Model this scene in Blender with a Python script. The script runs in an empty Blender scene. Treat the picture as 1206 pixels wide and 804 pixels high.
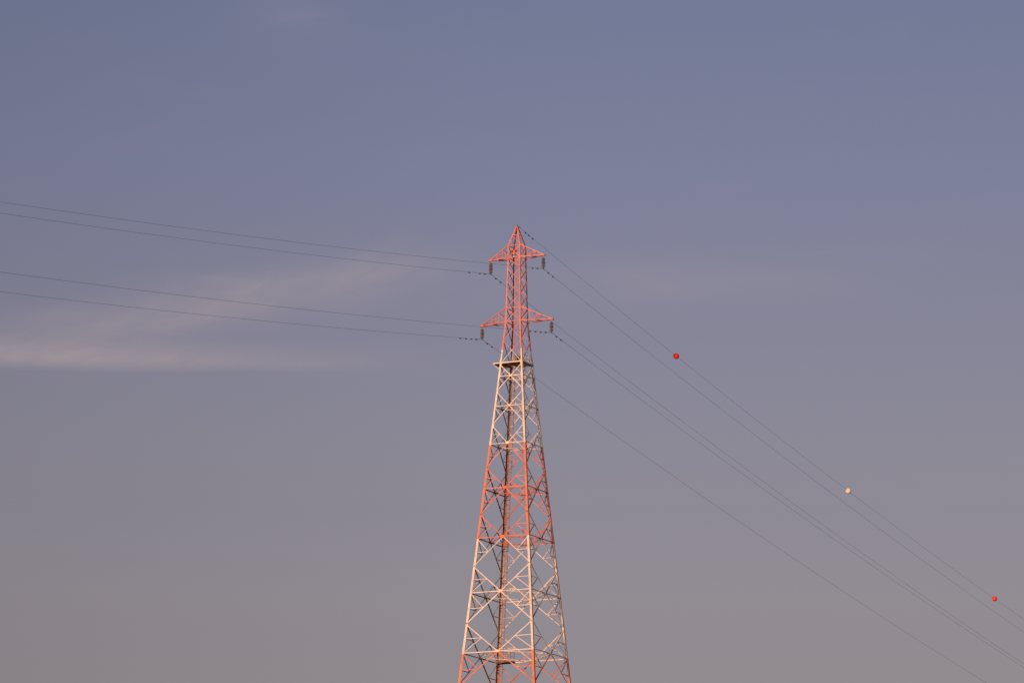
import bpy, math, random
from mathutils import Vector as V, Matrix

random.seed(7)
S = bpy.context.scene
COL = S.collection
R = math.radians

# ------------------------------------------------------------------ helpers
class MB:
    """collects boxes, angle sections, tubes and turned shapes; build() links them as ONE mesh object"""
    def __init__(s): s.v = []; s.f = []; s.sm = []
    def box8(s, p):
        b = len(s.v); s.v += [tuple(q) for q in p]
        for q in ((0,3,2,1),(4,5,6,7),(0,1,5,4),(1,2,6,5),(2,3,7,6),(3,0,4,7)):
            s.f.append(tuple(b+i for i in q)); s.sm.append(False)
    def slab(s, A, B, side, w0, w1, nrm, t0, t1):
        """bar from A to B; cross-section spans w0..w1 along side and t0..t1 along nrm"""
        p = []
        for P in (A, B):
            for (a, c) in ((w0,t0),(w1,t0),(w1,t1),(w0,t1)): p.append(P+side*a+nrm*c)
        s.box8(p)
    def angle(s, A, B, out, w, off=0.0, t=0.018, flip=False):
        """rolled angle section lying in a face whose outward normal is out; the outstanding flange points inward along its upper edge"""
        d = (B-A).normalized(); n = (out-d*out.dot(d)).normalized(); k = n.cross(d)
        if abs(k.z) > 1e-3:
            if k.z < 0: k = -k
        if flip: k = -k
        A = A+n*off; B = B+n*off
        s.slab(A, B, k, -w/2, w/2, n, -t, 0)
        s.slab(A, B, k, w/2-t, w/2, n, -w, -t)
    def box(s, c, x, y, z, X=V((1,0,0)), Y=V((0,1,0)), Z=V((0,0,1))):
        s.slab(c-Z*(z/2), c+Z*(z/2), X, -x/2, x/2, Y, -y/2, y/2)
    def tube(s, pts, r, n=6, caps=True):
        b = len(s.v); m = len(pts)
        for i, p in enumerate(pts):
            d = (pts[min(i+1,m-1)]-pts[max(i-1,0)]).normalized()
            a = d.cross(V((0,0,1)))
            if a.length < 1e-3: a = d.cross(V((1,0,0)))
            a.normalize(); c = d.cross(a)
            rr = r[i] if isinstance(r, (list, tuple)) else r
            for k in range(n):
                q = 2*math.pi*k/n; s.v.append(tuple(p+a*(rr*math.cos(q))+c*(rr*math.sin(q))))
        for i in range(m-1):
            for k in range(n):
                k2 = (k+1) % n
                s.f.append((b+i*n+k, b+i*n+k2, b+(i+1)*n+k2, b+(i+1)*n+k)); s.sm.append(True)
        if caps:
            s.f.append(tuple(b+k for k in range(n))[::-1]); s.sm.append(False)
            s.f.append(tuple(b+(m-1)*n+k for k in range(n))); s.sm.append(False)
    def lathe(s, c, prof, axis=V((0,0,1)), n=20):
        """prof: list of (radius, height along axis)"""
        a = axis.cross(V((0,1,0)))
        if a.length < 1e-3: a = axis.cross(V((1,0,0)))
        a.normalize(); e = axis.cross(a); b = len(s.v); m = len(prof)
        for (r, h) in prof:
            for k in range(n):
                q = 2*math.pi*k/n; s.v.append(tuple(c+axis*h+a*(r*math.cos(q))+e*(r*math.sin(q))))
        for i in range(m-1):
            for k in range(n):
                k2 = (k+1) % n
                s.f.append((b+i*n+k, b+i*n+k2, b+(i+1)*n+k2, b+(i+1)*n+k)); s.sm.append(True)
        s.f.append(tuple(b+k for k in range(n))[::-1]); s.sm.append(True)
        s.f.append(tuple(b+(m-1)*n+k for k in range(n))); s.sm.append(True)
    def plate(s, c, nrm, up, w, h, off, t=0.02):
        """eight-cornered gusset plate"""
        n = nrm.normalized(); k = (up-n*up.dot(n)).normalized(); e = k.cross(n)
        o = [(-.5,-.22),(-.5,.22),(-.22,.5),(.22,.5),(.5,.22),(.5,-.22),(.22,-.5),(-.22,-.5)]
        b = len(s.v)
        for z in (off-t, off):
            for (x, y) in o: s.v.append(tuple(c+e*(x*w)+k*(y*h)+n*z))
        s.f.append(tuple(range(b, b+8))); s.f.append(tuple(range(b+15, b+7, -1))); s.sm += [False, False]
        for i in range(8):
            j = (i+1) % 8; s.f.append((b+i, b+8+i, b+8+j, b+j)); s.sm.append(False)
    def build(s, name, mat, parent=None, origin=None):
        me = bpy.data.meshes.new(name)
        o0 = origin or V((0,0,0))
        me.from_pydata([(x-o0.x, y-o0.y, z-o0.z) for (x, y, z) in s.v], [], s.f)
        me.polygons.foreach_set('use_smooth', s.sm)
        import bmesh
        bm = bmesh.new(); bm.from_mesh(me); bmesh.ops.recalc_face_normals(bm, faces=bm.faces); bm.to_mesh(me); bm.free()
        me.materials.append(mat); me.update()
        o = bpy.data.objects.new(name, me); COL.objects.link(o)
        if parent is not None: o.parent = parent
        return o

def tag(o, label=None, cat=None, group=None, kind=None):
    for k, v in (('label', label), ('category', cat), ('group', group), ('kind', kind)):
        if v: o[k] = v
    return o
def empty(name, loc):
    o = bpy.data.objects.new(name, None); COL.objects.link(o); o.location = loc; o.empty_display_size = 1
    return o

# ------------------------------------------------------------------ materials
def mat(name, base=(.5,.5,.5), rough=.5, metal=0.0, var=.15, scale=3.0):
    m = bpy.data.materials.new(name); m.use_nodes = True
    nt = m.node_tree; b = nt.nodes['Principled BSDF']
    b.inputs['Roughness'].default_value = rough; b.inputs['Metallic'].default_value = metal
    tc = nt.nodes.new('ShaderNodeTexCoord'); nz = nt.nodes.new('ShaderNodeTexNoise')
    nz.inputs['Scale'].default_value = scale; nz.inputs['Detail'].default_value = 5
    nt.links.new(tc.outputs['Object'], nz.inputs['Vector'])
    rp = nt.nodes.new('ShaderNodeValToRGB')
    rp.color_ramp.elements[0].position = .3; rp.color_ramp.elements[1].position = .7
    rp.color_ramp.elements[0].color = tuple(c*(1-var) for c in base)+(1,)
    rp.color_ramp.elements[1].color = tuple(min(1, c*(1+var)) for c in base)+(1,)
    nt.links.new(nz.outputs['Fac'], rp.inputs['Fac']); nt.links.new(rp.outputs['Color'], b.inputs['Base Color'])
    return m

def paint_material():
    """aviation paint: orange-red and white bands changing at fixed heights, chalked and a little rusty"""
    m = bpy.data.materials.new('banded_tower_paint'); m.use_nodes = True
    nt = m.node_tree; L = nt.links.new; b = nt.nodes['Principled BSDF']
    g = nt.nodes.new('ShaderNodeNewGeometry'); sx = nt.nodes.new('ShaderNodeSeparateXYZ'); L(g.outputs['Position'], sx.inputs[0])
    # exact band edges (metres): 1 = orange, 0 = white, orange on top
    band = None
    for i, z in enumerate([16, 36, 53, 70.5, 87.67, 103.41, 116.43, 129.75]):
        gt = nt.nodes.new('ShaderNodeMath'); gt.operation = 'GREATER_THAN'; L(sx.outputs['Z'], gt.inputs[0]); gt.inputs[1].default_value = z
        sg = nt.nodes.new('ShaderNodeMath'); sg.operation = 'MULTIPLY_ADD'; L(gt.outputs[0], sg.inputs[0]); sg.inputs[1].default_value = -1.0 if i % 2 == 0 else 1.0
        if band is None: sg.inputs[2].default_value = 1.0
        else: L(band, sg.inputs[2])
        band = sg.outputs[0]
    nz = nt.nodes.new('ShaderNodeTexNoise'); nz.inputs['Scale'].default_value = 1.3; nz.inputs['Detail'].default_value = 6; L(g.outputs['Position'], nz.inputs['Vector'])
    def two(a, c):
        r = nt.nodes.new('ShaderNodeValToRGB'); r.color_ramp.elements[0].position = .35; r.color_ramp.elements[1].position = .65
        r.color_ramp.elements[0].color = a+(1,); r.color_ramp.elements[1].color = c+(1,); L(nz.outputs['Fac'], r.inputs['Fac']); return r
    o = two((.54,.122,.045), (.64,.178,.075)); w = two((.56,.495,.465), (.66,.595,.56))
    mx = nt.nodes.new('ShaderNodeMixRGB'); L(band, mx.inputs['Fac']); L(w.outputs['Color'], mx.inputs[1]); L(o.outputs['Color'], mx.inputs[2])
    n2 = nt.nodes.new('ShaderNodeTexNoise'); n2.inputs['Scale'].default_value = 5; n2.inputs['Detail'].default_value = 8; L(g.outputs['Position'], n2.inputs['Vector'])
    rr = nt.nodes.new('ShaderNodeValToRGB'); rr.color_ramp.elements[0].position = .57; rr.color_ramp.elements[1].position = .72
    rr.color_ramp.elements[1].color = (.75,.75,.75,1); L(n2.outputs['Fac'], rr.inputs['Fac'])
    m2 = nt.nodes.new('ShaderNodeMixRGB'); L(rr.outputs['Color'], m2.inputs['Fac']); L(mx.outputs['Color'], m2.inputs[1]); m2.inputs[2].default_value = (.16,.075,.04,1)
    oi = nt.nodes.new('ShaderNodeObjectInfo'); n3 = nt.nodes.new('ShaderNodeTexNoise'); n3.inputs['Scale'].default_value = .45; n3.inputs['Detail'].default_value = 4; L(g.outputs['Position'], n3.inputs['Vector'])
    a1 = nt.nodes.new('ShaderNodeMath'); a1.operation = 'MULTIPLY_ADD'; L(oi.outputs['Random'], a1.inputs[0]); a1.inputs[1].default_value = .22; a1.inputs[2].default_value = .58
    a2 = nt.nodes.new('ShaderNodeMath'); a2.operation = 'MULTIPLY_ADD'; L(n3.outputs['Fac'], a2.inputs[0]); a2.inputs[1].default_value = .62; L(a1.outputs[0], a2.inputs[2])
    hs = nt.nodes.new('ShaderNodeHueSaturation'); L(m2.outputs['Color'], hs.inputs['Color']); L(a2.outputs[0], hs.inputs['Value']); hs.inputs['Saturation'].default_value = .97
    L(hs.outputs['Color'], b.inputs['Base Color']); b.inputs['Roughness'].default_value = .6
    return m

PAINT = paint_material()
M_WIRE = mat('weathered_aluminium', (.075,.075,.08), .6, 0, .2, 2)
M_STEEL = mat('galvanised_steel', (.16,.155,.15), .55, .3, .25, 6)
M_DARK = mat('dark_cast_iron', (.055,.052,.052), .6, 0, .3, 6)
M_PORC = mat('brown_porcelain', (.20,.155,.125), .3, 0, .2, 6)
M_GRATE = mat('rusty_deck_grating', (.17,.085,.06), .75, 0, .35, 4)
M_RUST = mat('rust_primer_steel', (.33,.145,.085), .7, 0, .35, 3)
M_REDLENS = mat('red_lens', (.55,.012,.012), .2, 0, .1, 4)
M_BASE = mat('cream_lamp_base', (.36,.29,.19), .5, 0, .15, 5)
M_BALLR = mat('orange_red_fibreglass', (.74,.040,.014), .55, 0, .12, 3)
M_BALLW = mat('chalky_white_fibreglass', (.72,.66,.56), .55, 0, .08, 3)
M_CONC = mat('concrete', (.33,.32,.30), .9, 0, .2, 1)

# ------------------------------------------------------------------ tower geometry
T = R(26.305); D = 600.0
U = V((math.cos(T), -math.sin(T), 0)); W = V((math.sin(T), math.cos(T), 0)); Z = V((0,0,1))
C0 = V((0, D, 0))
def width(z):
    if z >= 142.73: return 1.93
    if z >= 133.75: return 1.93+(142.73-z)/(142.73-133.75)*.43
    if z >= 127.9: return 2.36+(133.75-z)/(133.75-127.9)*(3.385-2.36)
    return 26.69-.1822*z
SG = [(-1,-1),(1,-1),(1,1),(-1,1)]                      # left, near, right, far corners
def corner(i, z, w=None):
    h = (width(z) if w is None else w)/2
    a, b = SG[i % 4]
    return C0+U*(a*h)+W*(b*h)+Z*z
FACE_N = [-W, U, W, -U]                                 # face k runs from corner k to corner k+1
def lerp(a, b, t): return a+(b-a)*t

tower = empty('transmission_tower', C0)
tag(tower, 'tall lattice pylon painted in orange-red and white bands, with two pairs of crossarms', 'pylon')
INV = C0
def part(mb, name, m, parent=None, label=None):
    o = mb.build(name, m, parent or tower, INV)
    if parent is None or parent is tower: pass
    else: o.matrix_parent_inverse = Matrix.Identity(4); o.location = (0,0,0)
    if label: o['label'] = label
    return o
def sub(mb, name, m, parent):                           # geometry of parts is in tower coordinates, so children need no offset
    return mb.build(name, m, parent, INV)

# legs
LEVELS = [0.4, 127.9, 133.75, 142.73, 144.45]
for i in range(4):
    mb = MB(); a, b = SG[i]
    dU, dW = U*(-a), W*(-b)                             # towards the inside
    zs = [0.4, 30, 60, 83.2, 103.4, 116.5, 127.9, 133.75, 142.73, 144.45]
    for z0, z1 in zip(zs, zs[1:]):
        w = .36 if z1 < 84 else .31 if z1 < 104 else .28 if z1 < 117 else .25 if z1 < 128 else .20 if z1 < 134 else .17
        P, Q = corner(i, z0), corner(i, z1)
        if z1 < 144: Q = Q+(Q-P).normalized()*.001
        t = .03
        mb.slab(P, Q, dU, 0, w, dW, 0, t)
        mb.slab(P, Q, dW, t, w, dU, 0, t)
        # splice plates at each change of section
        if z0 > 1:
            for (s1, s2) in ((dU, dW), (dW, dU)):
                mb.slab(P-Z*.45, P+Z*.45, s1, .03, w-.01, s2, -.022, -.002)
    part(mb, 'leg', PAINT)

# bays: node heights on the legs
nodes = [144.45, 142.73, 141.2, 139.4, 137.52, 135.65, 133.75, 131.1, 127.75, 123.95, 119.2, 113.3, 106.8, 99.65, 91.75,
         83.2, 73.9, 63.6, 52.2, 39.6, 25.6, 10.5]
horiz = []
for bi, (za, zb) in enumerate(zip(nodes, nodes[1:])):
    wa, wb = width(za), width(zb)
    zc = za-(za-zb)*wa/(wa+wb)
    big = za < 127.8
    full = za < 119.3
    dw = .064 if za > 134 else .075 if za > 127.8 else .10 if za > 113.4 else .118 if za > 99.7 else .132
    if big: horiz.append(zc)
    for k in range(4):
        n = FACE_N[k]; i, j = k, (k+1) % 4
        A1, A2, B1, B2 = corner(i, za), corner(j, za), corner(i, zb), corner(j, zb)
        nn = (A2-A1).cross(B1-A1).normalized()
        if nn.dot(n) < 0: nn = -nn
        C = lerp(A1, B2, wa/(wa+wb)); e = (A2-A1).normalized()
        mb = MB()
        mb.angle(A1, B2, nn, dw, .022); mb.angle(A2, B1, nn, dw, -.032)
        if big:
            mb.plate(C, nn, Z, .46 if full else .34, .40 if full else .28, .052)
            for (P, s_) in ((A1, 1), (A2, -1)): mb.plate(P+e*(s_*.20), nn, Z, .32 if full else .24, .36 if full else .28, .0, .014)
        x = part(mb, 'cross_brace', PAINT)
        if big:
            H1, H2 = corner(i, zc), corner(j, zc); r = dw*.68
            for (N_, H_, o) in ((A1,H1,-.060), (A2,H2,-.064), (B1,H1,-.068), (B2,H2,-.072)):
                sb = MB(); Mp = lerp(N_, C, .5)
                sb.angle(Mp, H_, nn, r, o)
                if full: sb.angle(Mp, lerp(N_, H_, .5), nn, r*.95, o-.02)
                sub(sb, 'secondary_brace', PAINT, x)
# horizontal frames: four beams and a diamond in plan
for zc in horiz+[144.45, 142.73, 135.65, 133.75]:
    mb = MB(); big = zc < 128; w = (.10 if zc > 113 else .12) if big else .07
    pts = [corner(i, zc) for i in range(4)]
    for k in range(4):
        mb.angle(pts[k], pts[(k+1) % 4], FACE_N[k], w, .034)
        if big:
            e = (pts[(k+1) % 4]-pts[k]).normalized()
            for (P, s_) in ((pts[k], 1), (pts[(k+1) % 4], -1)): mb.plate(P+e*(s_*.20), FACE_N[k], Z, .30, .34, .0, .014)
    if big:
        md = [lerp(pts[k], pts[(k+1) % 4], .5) for k in range(4)]
        for k in range(4):
            A, B = md[k]-FACE_N[k]*.06, md[(k+1) % 4]-FACE_N[(k+1) % 4]*.06
            d = (B-A).normalized(); s_ = d.cross(Z)
            mb.slab(A, B, s_, -.045, .045, Z, -.03, -.012); mb.slab(A, B, s_, -.045, -.027, Z, -.012, .07)
            if zc < 117:                                # corner ties
                c_ = lerp(A, B, .5); q = pts[(k+1) % 4]; d = (q-c_).normalized(); s_ = d.cross(Z)
                mb.slab(c_, q-d*.1, s_, -.035, .035, Z, -.052, -.030)
    part(mb, 'horizontal_frame', PAINT)

# peak
mb = MB(); ZA = 147.15; wt = .30
for i in range(4):
    a, b = SG[i]; dU, dW = U*(-a), W*(-b)
    P, Q = corner(i, 144.45), corner(i, ZA, wt)
    mb.slab(P, Q, dU, 0, .13, dW, .002, .02); mb.slab(P, Q, dW, .02, .13, dU, .002, .02)
mb.box(C0+Z*(ZA+.02), .36, .36, .04, U, W); mb.box(C0+Z*(ZA+.10), .07, .24, .12, U, W)
pk = part(mb, 'peak', PAINT)
mb = MB()
za, zm, zt_ = 144.45, 145.95, 147.0
def pw(z): return lerp(1.93, wt, (z-144.45)/(ZA-144.45))
for k in range(4):
    n = FACE_N[k]; c = lambda i, z: corner(i, z, pw(z))
    nn = (c(k+1, za)-c(k, za)).cross(c(k, zm)-c(k, za)).normalized()
    if nn.dot(n) < 0: nn = -nn
    mb.angle(c(k, zm), c(k+1, zm), nn, .07, .03)
    mb.angle(c(k, za), c(k+1, zm), nn, .045, .02); mb.angle(c(k+1, za), c(k, zm), nn, .045, -.03)
    mb.angle(c(k, zm), c(k+1, zt_), nn, .04, .02)
sub(mb, 'peak_bracing', PAINT, pk)

# crossarms
ARM = {'upper': (144.45, 142.73, 142.80, 4.02), 'lower': (135.65, 133.75, 133.70, 5.285)}
TIP = {}
for lv, (zu, zl, ztip, al) in ARM.items():
    for side, s_ in (('left', -1), ('right', 1)):
        cs = (0, 3) if s_ < 0 else (1, 2)
        tip = C0+U*(s_*al)+Z*ztip; TIP[lv, side] = tip
        mb = MB(); br = MB(); ch = .095; ups = []; los = []
        for q, ci in enumerate(cs):
            o_ = W*(SG[ci][1])
            e = tip+o_*.09
            Pu, Pl = corner(ci, zu), corner(ci, zl)
            mb.angle(Pu, e+Z*.12, o_, ch, .03, .018, True); mb.angle(Pl, e+Z*.02, o_, ch, .05, .018)
            ups.append((Pu, e+Z*.12)); los.append((Pl, e+Z*.02))
            for (t, t2) in ((.30, .0), (.62, .30)):
                A, B = lerp(*ups[q], t), lerp(*los[q], t)
                br.angle(A, B, o_, .055, -.02)
                br.angle(A, lerp(*los[q], t2), o_, .048, .0)
        for (t, t2) in ((.30, .0), (.62, .30), (.82, .62)):
            br.slab(lerp(*los[0], t), lerp(*los[1], t), U, -.04, .04, Z, -.05, -.03)
            br.slab(lerp(*los[0], t), lerp(*los[1], t2), U, -.022, .022, Z, -.08, -.06)
            br.slab(lerp(*ups[0], t), lerp(*ups[1], t), U, -.04, .04, Z, -.05, -.03)
        # inspection step frame standing in the arm
        arm = part(mb, 'crossarm', PAINT)
        sub(br, 'arm_bracing', PAINT, arm)
        st = MB(); c = lerp(lerp(*los[0], .50), lerp(*los[1], .50), .5)      # inspection step frame standing in the arm
        for dx in (-.17, .17): st.box(c+U*dx+Z*.36, .06, .06, .66, U, W)
        st.box(c+Z*.70, .42, .07, .06, U, W); st.box(c+Z*.05, .60, .55, .04, U, W)
        sub(st, 'step_frame', M_RUST, arm)
        tp = MB(); tp.box(tip+Z*.03, .46, .26, .16, U, W); tp.box(tip+U*(s_*.22)+Z*.0, .06, .34, .24, U, W); tp.box(tip-Z*.10, .07, .03, .14, U, W)
        sub(tp, 'tip_plate', PAINT, arm)

# ladder beside the far leg
mb = MB()
def lad(z):
    k = .42 if z < 127 else .30
    return corner(3, z)+U*(k+.25)-W*.22
zs = [1.0, 60, 100, 128.9]
for z0, z1 in zip(zs, zs[1:]):
    for s_ in (-.24, .24):
        mb.slab(lad(z0)+U*s_, lad(z1)+U*s_, U, -.03, .03, W, -.03, .03)
z = 1.2
while z < 128.7:
    c = lad(z); mb.box(c, .46, .035, .035, U, W); z += .30
z = 3
while z < 128:                                           # stand-off brackets back to the leg
    c = lad(z); f = corner(3, z)
    mb.slab(c+U*.24, f+U*.05-W*.05, Z, -.03, .03, W, -.02, .02); z += 3.2
part(mb, 'ladder', M_RUST)
# cable safety hoops: a few small rings of the climbing cage
mb = MB()
z = 70.0
while z < 127:
    c = lad(z); pts = [c+U*(.36*math.cos(q))-W*(.62*math.sin(q)) for q in [math.pi*i/8 for i in range(9)]]
    mb.tube(pts, .02, 5); z += 1.5
part(mb, 'ladder_cage', M_RUST)
mb = MB(); zs = [1.0, 60, 100, 127.5]
mb.tube([corner(3, z)+U*.17-W*.10 for z in zs], .055, 8)
z = 2.0
while z < 127: mb.box(corner(3, z)+U*.15-W*.07, .24, .12, .05, U, W); z += 1.6
part(mb, 'cable_conduit', M_RUST)

# upper work platform
zp = 127.9; hw = width(zp)/2
def PL(a, b, z): return C0+U*a+W*b+Z*z
mb = MB(); x0, x1 = -hw-1.02, hw
hole = (-hw+.35, -hw+1.15, hw-.9, hw-.05)
for (a0, a1, b0, b1) in ((x0+.03, x1-.06, -hw+.06, hole[2]), (x0+.03, hole[0], hole[2], hw-.05), (hole[1], x1-.06, hole[2], hw-.05)):
    k = int((a1-a0)/.13)                                 # open bar grating
    for q in range(k+1): mb.box(PL(a0+(a1-a0)*q/k, (b0+b1)/2, zp+.05), .055, b1-b0, .04, U, W)
    for q in range(4): mb.box(PL((a0+a1)/2, b0+(b1-b0)*(q+.5)/4, zp+.015), a1-a0, .05, .025, U, W)
wp = part(mb, 'work_platform', M_GRATE)
mb = MB()
for b_, s_ in ((-hw, -1), (hw, 1)): mb.slab(PL(x0, b_, zp), PL(x1, b_, zp), W*s_, .055, .075, Z, -.07, .10); mb.slab(PL(x0, b_, zp), PL(x1, b_, zp), W*s_, -.02, .055, Z, .08, .10)
mb.slab(PL(x0, -hw, zp), PL(x0, hw, zp), U, -.02, .0, Z, -.11, .11); mb.slab(PL(x1+.05, -hw, zp), PL(x1+.05, hw, zp), U, .0, .02, Z, -.11, .11)
for a in (-hw*.33, hw*.33): mb.slab(PL(a, -hw+.03, zp), PL(a, hw-.03, zp), U, -.04, .04, Z, -.10, .02)
for b_, s_ in ((-hw, -1), (hw, 1)): mb.slab(PL(x0+.05, b_+s_*.09, zp-.1), PL(-hw-.12, b_+s_*.09, zp-.86), W, -.015, .015, U, -.05, .05)
sub(mb, 'edge_beam', PAINT, wp)
mb = MB()
def rail(mb, P, Q, h=1.1, n=3):
    for k in range(n+1):
        p = lerp(P, Q, k/n); mb.box(p+Z*(h/2), .045, .045, h, U, W)
    for q in (h, h*.52): mb.tube([P+Z*q, Q+Z*q], .025, 6)
rb = hw-.3; zr = zp+.075
for P, Q in ((PL(-hw+.3,rb,zr), PL(-.45,rb,zr)), (PL(hw-.35,-rb,zr), PL(hw-.35,rb,zr)), (PL(.1,rb,zr), PL(hw-.35,rb,zr))): rail(mb, P, Q)
sub(mb, 'railing', PAINT, wp)
mb = MB(); c = PL(.55, .15, zr+.62)
mb.box(c, .5, .34, .62, U, W); mb.box(c+Z*.335, .56, .40, .04, U, W); mb.box(c-Z*.45, .08, .08, .32, U, W); mb.box(c-W*.185, .4, .02, .5, U, W)
part(mb, 'equipment_box', M_GRATE)
mb = MB(); c = PL(.25, -.55, zr+.55); mb.box(c, .36, .3, .9, U, W); mb.box(c+Z*.47, .42, .36, .04, U, W)
part(mb, 'equipment_box', M_GRATE)

# lower rest platform by the far leg
zq = 87.75; F = corner(3, zq)
def QL(a, b, z): return F+U*a-W*b+Z*z
mb = MB(); mb.box(QL(1.45, .75, .06), 2.5, 1.2, .07, U, W)
for b in (.2, 1.3): mb.slab(QL(.15, b, -.05), QL(2.75, b, -.05), Z, -.1, .07, W, -.03, .03)
rp = part(mb, 'rest_platform', M_GRATE)
mb = MB(); P, Q, Q2, P2 = QL(.25,1.3,.1), QL(2.65,1.3,.1), QL(2.65,.2,.1), QL(.25,.2,.1)
rail(mb, P, Q, 1.2, 3); rail(mb, Q, Q2, 1.2, 1)
for k in range(3):
    a, b = lerp(P, Q, k/3), lerp(P, Q, (k+1)/3); mb.tube([a, b+Z*1.2], .018, 5); mb.tube([b, a+Z*1.2], .018, 5)
c = QL(-.5, .9, 1.25); mb.tube([c+U*(.75*math.cos(q))+W*(.45*math.sin(q)) for q in [math.pi*.35+math.pi*1.1*i/10 for i in range(11)]], .035, 6)
sub(mb, 'railing', M_RUST, rp)

# aviation lights
def light(c, s, lab=None):
    b = MB(); b.lathe(c, [(.10*s,-.34*s),(.10*s,-.22*s),(.22*s,-.20*s),(.24*s,-.02*s),(.20*s,.0)], n=16)
    b.box(c-Z*(.40*s), .5*s, .3*s, .10*s, U, W)
    o = part(b, 'aviation_light', M_BASE, None, lab)
    l = MB(); l.lathe(c, [(.19*s,.002),(.225*s,.06*s),(.235*s,.26*s),(.21*s,.38*s),(.13*s,.47*s),(.04*s,.50*s)], n=16); sub(l, 'lens', M_REDLENS, o)
    g = MB()
    for k in range(3): g.lathe(c, [(.245*s,.10*s+k*.11*s),(.255*s,.115*s+k*.11*s),(.245*s,.13*s+k*.11*s)], n=16)
    sub(g, 'lens_ring', M_REDLENS, o)
light(corner(3, 143.70)+U*.22-W*.35, 1.25, 'red obstruction light on cream base inside the tower top')
b5 = horiz[4]
light(corner(1, b5)-U*.98+W*.02+Z*.42, .62)
light(corner(3, b5)+U*.72-W*.05+Z*.30, .72)
light(lerp(corner(0, b5), corner(1, b5), .56)+W*.55+Z*.36, .55)
for (i) in (0, 1, 2, 3):
    f = MB(); c = corner(i, .4); f.box(V((c.x, c.y, .25)), 1.6, 1.6, .7, U, W); f.box(V((c.x, c.y, .62)), .9, .9, .06, U, W)
    part(f, 'footing', M_CONC)

# ------------------------------------------------------------------ insulators, conductors, earth wire, marker balls
fR, fL = .44978, .46121
def wdir(a): return V((math.sin(a), math.cos(a), 0))
def wpt(A, side, u, a, b):
    d = wdir(fR) if side == 'R' else -wdir(fL)
    return A+d*u+Z*(a*u+b*u*u)
ZI = {'upper': 140.927, 'lower': 131.869}
SL = {('upper','left'): (-.1650,-.1420), ('upper','right'): (-.1698,-.1421), ('lower','left'): (-.1630,-.1317), ('lower','right'): (-.1628,-.1322)}
BL, BR = 1.0874e-4, 1.0891e-4
def steps(n, m, p=1.6): return [m*(i/n)**p for i in range(1, n+1)]

def damper(A, d, s=1.0):
    """vibration damper: clamp under the wire, messenger strand and two weights"""
    m = MB(); dn = V((0,0,-1)); c = A+dn*.10
    m.box(A+dn*.05, .07, .07, .16, U, W); m.tube([c-d*.18*s, c+d*.18*s], .016, 6)
    for q in (-1, 1):
        e = c+d*(q*.13*s); m.lathe(e-d*.07, [(.035,0),(.068,.03),(.072,.10),(.045,.14)], d, 10)
    return m

for lv in ('upper', 'lower'):
    for side in ('left', 'right'):
        tip = TIP[lv, side]; top = tip-Z*.05; A = C0+U*((-1 if side == 'left' else 1)*ARM[lv][3])+Z*ZI[lv]
        t = empty('insulator_string', tip)
        tag(t, 'brown disc insulator string hanging from the %s tip of the %s crossarms' % (side, lv), 'insulator', 'insulator strings under the crossarm tips')
        def ip(mb, name, m): return mb.build(name, m, t, tip)
        h = MB(); h.tube([tip-Z*.14, tip-Z*.36], .028, 6); h.lathe(tip-Z*.30, [(.03,-.05),(.06,-.03),(.06,.03),(.03,.05)], U, 8); ip(h, 'hanger', M_DARK)
        n = 7; z0 = tip.z-.33; z1 = A.z+.15; dz = (z0-z1)/n
        for k in range(n):
            r = .235+.055*math.sin(math.pi*(k+.5)/n)
            m = MB(); zz = z0-dz*(k+1)
            m.lathe(V((tip.x, tip.y, zz)), [(.035,-.005),(.05,.045),(r*.8,.030),(r,.036),(r*.99,.060),(r*.80,.105),(.10,.135),(.07,dz-.003)], n=18)
            ip(m, 'disc', M_PORC)
        m = MB(); m.tube([V((A.x,A.y,z1+.01)), A+Z*.04], .022, 6)
        dR, dL = wdir(fR), -wdir(fL)
        m.tube([A+dL*.30-Z*.052, A+dL*.12-Z*.012, A+Z*.005, A+dR*.12-Z*.012, A+dR*.30-Z*.05], [.035,.06,.075,.06,.035], 8)
        m.box(A+Z*.09, .05, .09, .16, U, W); ip(m, 'suspension_clamp', M_DARK)

        aL, aR = SL[lv, side]
        lp = [wpt(A, 'L', u, aL, BL) for u in steps(70, 430)]; rp_ = [wpt(A, 'R', u, aR, BR) for u in steps(110, 1300)]
        m = MB(); m.tube(lp[::-1]+[A]+rp_, .0150, 6)
        co = m.build('conductor', M_WIRE, None, A); co.location = A
        tag(co, 'dark power line clamped below the insulator at the %s tip of the %s crossarms' % (side, lv), 'power line', 'conductors of the power line')
        m = MB(); m.tube([wpt(A,'L',u,aL,BL) for u in (2.6,1.8,1,.4)]+[A]+[wpt(A,'R',u,aR,BR) for u in (.4,1,1.8,2.6)], .022, 8)
        m.build('armour_rod', M_WIRE, co, A)
        for u in ((1.8, 3.3, 6.5) if (lv, side) == ('upper','left') else (1.8, 3.3) if lv == 'upper' else (1.8, 3.3, 4.9, 6.6)):
            P = wpt(A,'L',u,aL,BL); damper(P, (wpt(A,'L',u+.1,aL,BL)-P).normalized()).build('vibration_damper', M_DARK, co, A)
        for u in (1.55, 3.05):
            P = wpt(A,'R',u,aR,BR); damper(P, (wpt(A,'R',u+.1,aR,BR)-P).normalized(), 1.1).build('vibration_damper', M_DARK, co, A)

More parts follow.
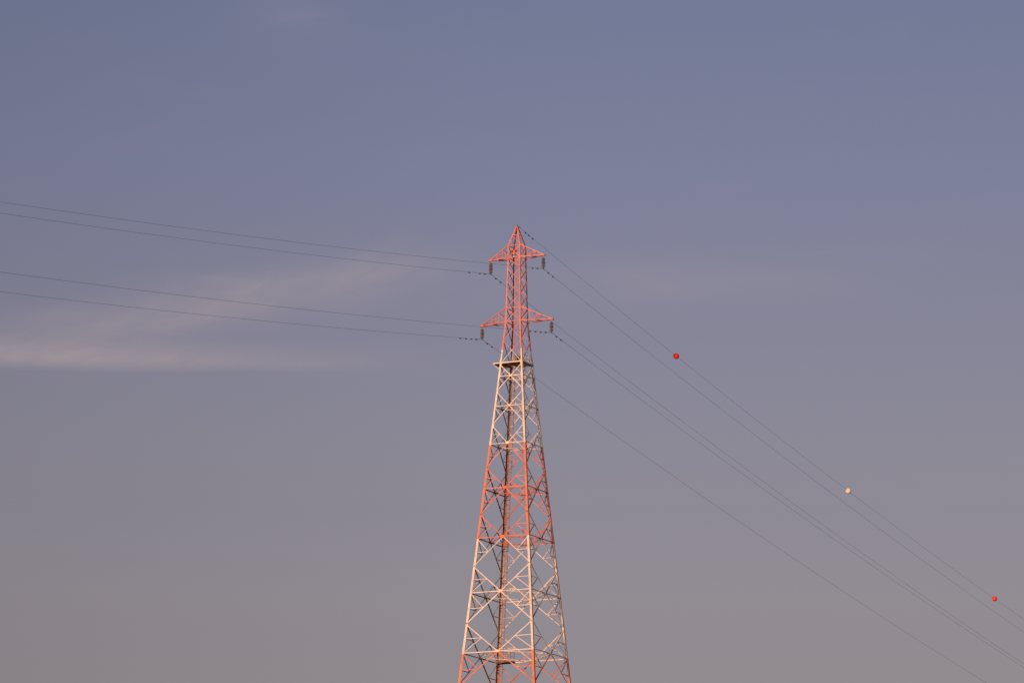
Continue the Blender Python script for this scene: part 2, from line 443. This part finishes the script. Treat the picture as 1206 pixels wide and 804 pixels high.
aE, bE, zE = -.15238, 1.2988e-4, 147.416
A = C0+Z*zE
E_ = lambda u: wpt(A, 'R', u, aE, bE)
m = MB(); m.tube([A]+[E_(u) for u in steps(110, 1300)], .0140, 6)
ew = m.build('earth_wire', M_WIRE, None, A); ew.location = A
tag(ew, 'thin earth wire running down from the tower apex and through three marker balls', 'power line')
for u in (2.7, 3.7, 4.9):
    P = E_(u); damper(P, (E_(u+.1)-P).normalized(), 1.0).build('vibration_damper', M_DARK, ew, A)
m = MB(); m.box(A-Z*.02, .10, .12, .14, U, W); m.tube([A, E_(.5), E_(1.0)], .034, 8); m.build('wire_clamp', M_DARK, ew, A)

def ball(u, mt, lab):
    c = E_(u); d = (E_(u+.1)-E_(u-.1)).normalized(); r = .45
    m = MB(); prof = []
    for k in range(25):
        q = math.pi*k/24; prof.append((max(.03, r*math.sin(q)), -r*math.cos(q)))
    m.lathe(c, prof, d, 32)
    o = m.build('marker_ball', mt, None, c); o.location = c
    tag(o, lab, 'marker ball', 'aviation marker balls on the earth wire')
    s = d.cross(Z).normalized(); n = s.cross(d)
    f = MB()
    f.lathe(c, [(r-.01,-.018),(r+.022,-.014),(r+.022,.014),(r-.01,.018)], n, 32)
    f.build('flange', mt, o, c)
    k = MB()
    for q in (-1, 1): k.lathe(c+d*(q*(r+.03)), [(.03,-.07),(.05,-.05),(.05,.05),(.03,.07)], d, 10)
    k.build('wire_clamp', M_DARK, o, c)
    return o
ball(54.24, M_BALLR, 'bright red marker ball closest to the tower, above the white ball')
ball(122.96, M_BALLW, 'pale cream-white marker ball between the two red ones')
ball(191.69, M_BALLR, 'bright red marker ball farthest from the tower, below the white ball')

# ------------------------------------------------------------------ ground
g = MB(); n = 48; RG = 9000.0
g.v = [(0,0,0)]; rings = [40, 150, 400, 900, 2000, 4500, RG]
for r in rings:
    for k in range(n): g.v.append((r*math.cos(2*math.pi*k/n), r*math.sin(2*math.pi*k/n)+300, 0))
g.v[0] = (0,300,0)
for k in range(n): g.f.append((0, 1+k, 1+(k+1) % n)); g.sm.append(False)
for i in range(len(rings)-1):
    for k in range(n):
        a, b = 1+i*n+k, 1+i*n+(k+1) % n; g.f.append((a, a+n, b+n, b)); g.sm.append(False)
gm = mat('dry_field', (.085,.085,.04), .95, 0, .45, .02)
tag(g.build('ground', gm), kind='structure')

# ------------------------------------------------------------------ sky and sun
SUN_AZ = 180+24.7            # clockwise from +Y, direction the light comes from
SUN_EL = 5.0
w = bpy.data.worlds.new('World'); S.world = w; w.use_nodes = True
nt = w.node_tree; L = nt.links.new; bg = nt.nodes['Background']
STR = .1
bg.inputs['Strength'].default_value = STR
sky = nt.nodes.new('ShaderNodeTexSky'); sky.sky_type = 'NISHITA'; sky.sun_disc = False
sky.sun_elevation = R(SUN_EL); sky.sun_rotation = R(SUN_AZ); sky.air_density = 1.2; sky.dust_density = 3.0; sky.ozone_density = 1.5
tc = nt.nodes.new('ShaderNodeTexCoord')
nrm = nt.nodes.new('ShaderNodeVectorMath'); nrm.operation = 'NORMALIZE'; L(tc.outputs['Generated'], nrm.inputs[0])
sp = nt.nodes.new('ShaderNodeSeparateXYZ'); L(nrm.outputs[0], sp.inputs[0])
def M(op, a, b=None, c=None, clamp=False):
    n_ = nt.nodes.new('ShaderNodeMath'); n_.operation = op; n_.use_clamp = clamp
    for i, q in enumerate((a, b, c)):
        if q is None: continue
        if hasattr(q, 'node'): L(q, n_.inputs[i])
        else: n_.inputs[i].default_value = q
    return n_.outputs[0]
def deg(x): return M('MULTIPLY', x, 57.29578)
el = deg(M('ARCSINE', sp.outputs['Z'])); az = deg(M('ARCTAN2', sp.outputs['X'], sp.outputs['Y']))
def lin(c): c /= 255; return c/12.92 if c <= .04045 else ((c+.055)/1.055)**2.4
# dusty evening air opposite the sun, by elevation in degrees
G = [(-5,(120,104,98)), (0,(146,132,130)), (5,(148,139,142)), (7.85,(146,140,145)), (8.9,(146,140,147)), (10.0,(142,138,149)), (10.8,(140,138,151)),
     (12.2,(135,134,153)), (14.09,(126,129,154)), (15.39,(120,126,153)), (16.53,(114,122,151)), (22,(98,112,146)), (35,(72,92,132))]
rp = nt.nodes.new('ShaderNodeValToRGB'); cr = rp.color_ramp
while len(cr.elements) < len(G): cr.elements.new(.5)
for i, (e, c) in enumerate(G):
    cr.elements[i].position = (e+10)/50; cr.elements[i].color = tuple(lin(q) for q in c)+(1,)
L(M('DIVIDE', M('ADD', el, 10), 50, None, True), rp.inputs['Fac'])
# the sky is a little deeper away from the antisolar side (to the left of the tower)
dk = M('ADD', 1.0, M('MULTIPLY', M('SMOOTH_MIN', az, 0.0, 3.0), .021))
dk = M('MAXIMUM', dk, .75)
def vm(op, a, b):
    n_ = nt.nodes.new('ShaderNodeVectorMath'); n_.operation = op
    L(a, n_.inputs[0])
    if hasattr(b, 'node'): L(b, n_.inputs[1] if op != 'SCALE' else n_.inputs['Scale'])
    elif op == 'SCALE': n_.inputs['Scale'].default_value = b
    else: n_.inputs[1].default_value = b
    return n_.outputs[0]
haze = vm('SCALE', rp.outputs['Color'], dk)
# thin high cloud streaks, placed by direction
cmb = nt.nodes.new('ShaderNodeCombineXYZ'); L(M('MULTIPLY', az, .55), cmb.inputs[0]); L(M('MULTIPLY', el, 2.2), cmb.inputs[1])
nz = nt.nodes.new('ShaderNodeTexNoise'); nz.inputs['Scale'].default_value = .9; nz.inputs['Detail'].default_value = 5; nz.inputs['Distortion'].default_value = .6; L(cmb.outputs[0], nz.inputs['Vector'])
N0 = nz.outputs['Fac']
def smooth(x, a, b):
    n_ = nt.nodes.new('ShaderNodeMapRange'); n_.interpolation_type = 'SMOOTHSTEP'; L(x, n_.inputs['Value'])
    n_.inputs['From Min'].default_value = a; n_.inputs['From Max'].default_value = b; return n_.outputs['Result']
def gauss(x, s): return M('POWER', 2.718, M('MULTIPLY', M('POWER', M('ABSOLUTE', M('DIVIDE', x, s)), 2.0), -1.0))
elw = M('ADD', el, M('MULTIPLY', M('SUBTRACT', N0, .5), .10))
# streak with a crisp lower edge
c1 = M('MULTIPLY', smooth(elw, 11.68, 11.88), smooth(elw, 12.22, 11.86))
c1 = M('MULTIPLY', c1, smooth(az, -.4, -5.2)); c1 = M('MULTIPLY', c1, M('ADD', .55, M('MULTIPLY', N0, .5)))
# veil climbing to the right
line = M('ADD', 12.12, M('MULTIPLY', M('ADD', az, 6.6), .185))
e2 = M('ADD', M('SUBTRACT', el, line), M('MULTIPLY', M('SUBTRACT', N0, .5), .55))
c2 = M('MULTIPLY', gauss(e2, .30), M('MULTIPLY', smooth(az, -.2, -2.4), smooth(az, -8.5, -4.4)))
cm2 = nt.nodes.new('ShaderNodeCombineXYZ'); L(az, cm2.inputs[0]); L(M('MULTIPLY', M('SUBTRACT', el, M('MULTIPLY', az, .3)), 3.2), cm2.inputs[1])
nz2 = nt.nodes.new('ShaderNodeTexNoise'); nz2.inputs['Scale'].default_value = 1.5; nz2.inputs['Detail'].default_value = 6; nz2.inputs['Roughness'].default_value = .6; nz2.inputs['Distortion'].default_value = .8; L(cm2.outputs[0], nz2.inputs['Vector'])
N1 = smooth(nz2.outputs['Fac'], .25, .75)
c2 = M('MULTIPLY', c2, M('ADD', .40, M('MULTIPLY', N1, .26)))
c1 = M('MULTIPLY', c1, M('ADD', .78, M('MULTIPLY', N1, .3)))
# faint veils elsewhere
c3 = M('MULTIPLY', M('MULTIPLY', gauss(M('SUBTRACT', elw, 12.95), .30), gauss(M('SUBTRACT', az, 2.0), 2.6)), M('MULTIPLY', N0, .45))
c4 = M('MULTIPLY', M('MULTIPLY', gauss(M('SUBTRACT', elw, 16.25), .45), gauss(M('SUBTRACT', az, -3.0), .75)), M('MULTIPLY', N0, .28))
c5 = M('MULTIPLY', smooth(N0, .5, .85), .05)
cl = M('ADD', M('ADD', c1, c2), M('ADD', M('ADD', c3, c4), c5), None, True)
mx = nt.nodes.new('ShaderNodeMixRGB'); L(M('MULTIPLY', cl, .74), mx.inputs['Fac']); L(haze, mx.inputs[1]); mx.inputs[2].default_value = tuple(lin(q) for q in (166,153,157))+(1,)
EXPO = 0.0
lowsky = vm('SCALE', mx.outputs['Color'], 1/STR)
dt = nt.nodes.new('ShaderNodeVectorMath'); dt.operation = 'DOT_PRODUCT'; L(nrm.outputs[0], dt.inputs[0]); dt.inputs[1].default_value = (-math.sin(R(SUN_AZ)), -math.cos(R(SUN_AZ)), 0)
f = M('MULTIPLY', smooth(el, 40, 17), smooth(dt.outputs['Value'], -.1, .5))
fin = nt.nodes.new('ShaderNodeMixRGB'); L(f, fin.inputs['Fac']); L(sky.outputs[0], fin.inputs[1]); L(lowsky, fin.inputs[2])
L(fin.outputs['Color'], bg.inputs['Color'])

sl = bpy.data.lights.new('sun', 'SUN'); sl.energy = 5.0; sl.angle = R(.5); sl.color = (1.0, .565, .36)
so = bpy.data.objects.new('sun', sl); COL.objects.link(so)
sd = V((math.sin(R(SUN_AZ))*math.cos(R(SUN_EL)), math.cos(R(SUN_AZ))*math.cos(R(SUN_EL)), math.sin(R(SUN_EL))))
so.rotation_euler = sd.to_track_quat('Z', 'Y').to_euler(); so.location = (-200, -300, 200)

# ------------------------------------------------------------------ camera
yaw, pit, roll = -.00106, .212404, .0045427
Fw = V((math.sin(yaw)*math.cos(pit), math.cos(yaw)*math.cos(pit), math.sin(pit)))
Rt = V((math.cos(yaw), -math.sin(yaw), 0)); Up = Rt.cross(Fw)
r2 = Rt*math.cos(roll)+Up*math.sin(roll); u2 = Up*math.cos(roll)-Rt*math.sin(roll)
cam = bpy.data.cameras.new('camera'); cam.sensor_width = 36; cam.sensor_fit = 'HORIZONTAL'; cam.lens = 5284.94/1206*36
cam.clip_start = .5; cam.clip_end = 30000
co = bpy.data.objects.new('camera', cam); COL.objects.link(co)
m4 = Matrix((r2, u2, -Fw)).transposed().to_4x4(); m4.translation = V((0,0,1.7)); co.matrix_world = m4
S.camera = co

vs = S.view_settings; vs.view_transform = 'Standard'; vs.look = 'None'; vs.exposure = EXPO; vs.gamma = 1; vs.use_curve_mapping = False
S.cycles.use_denoising = False
S.cycles.filter_width = 1.5
S.cycles.max_bounces = 4
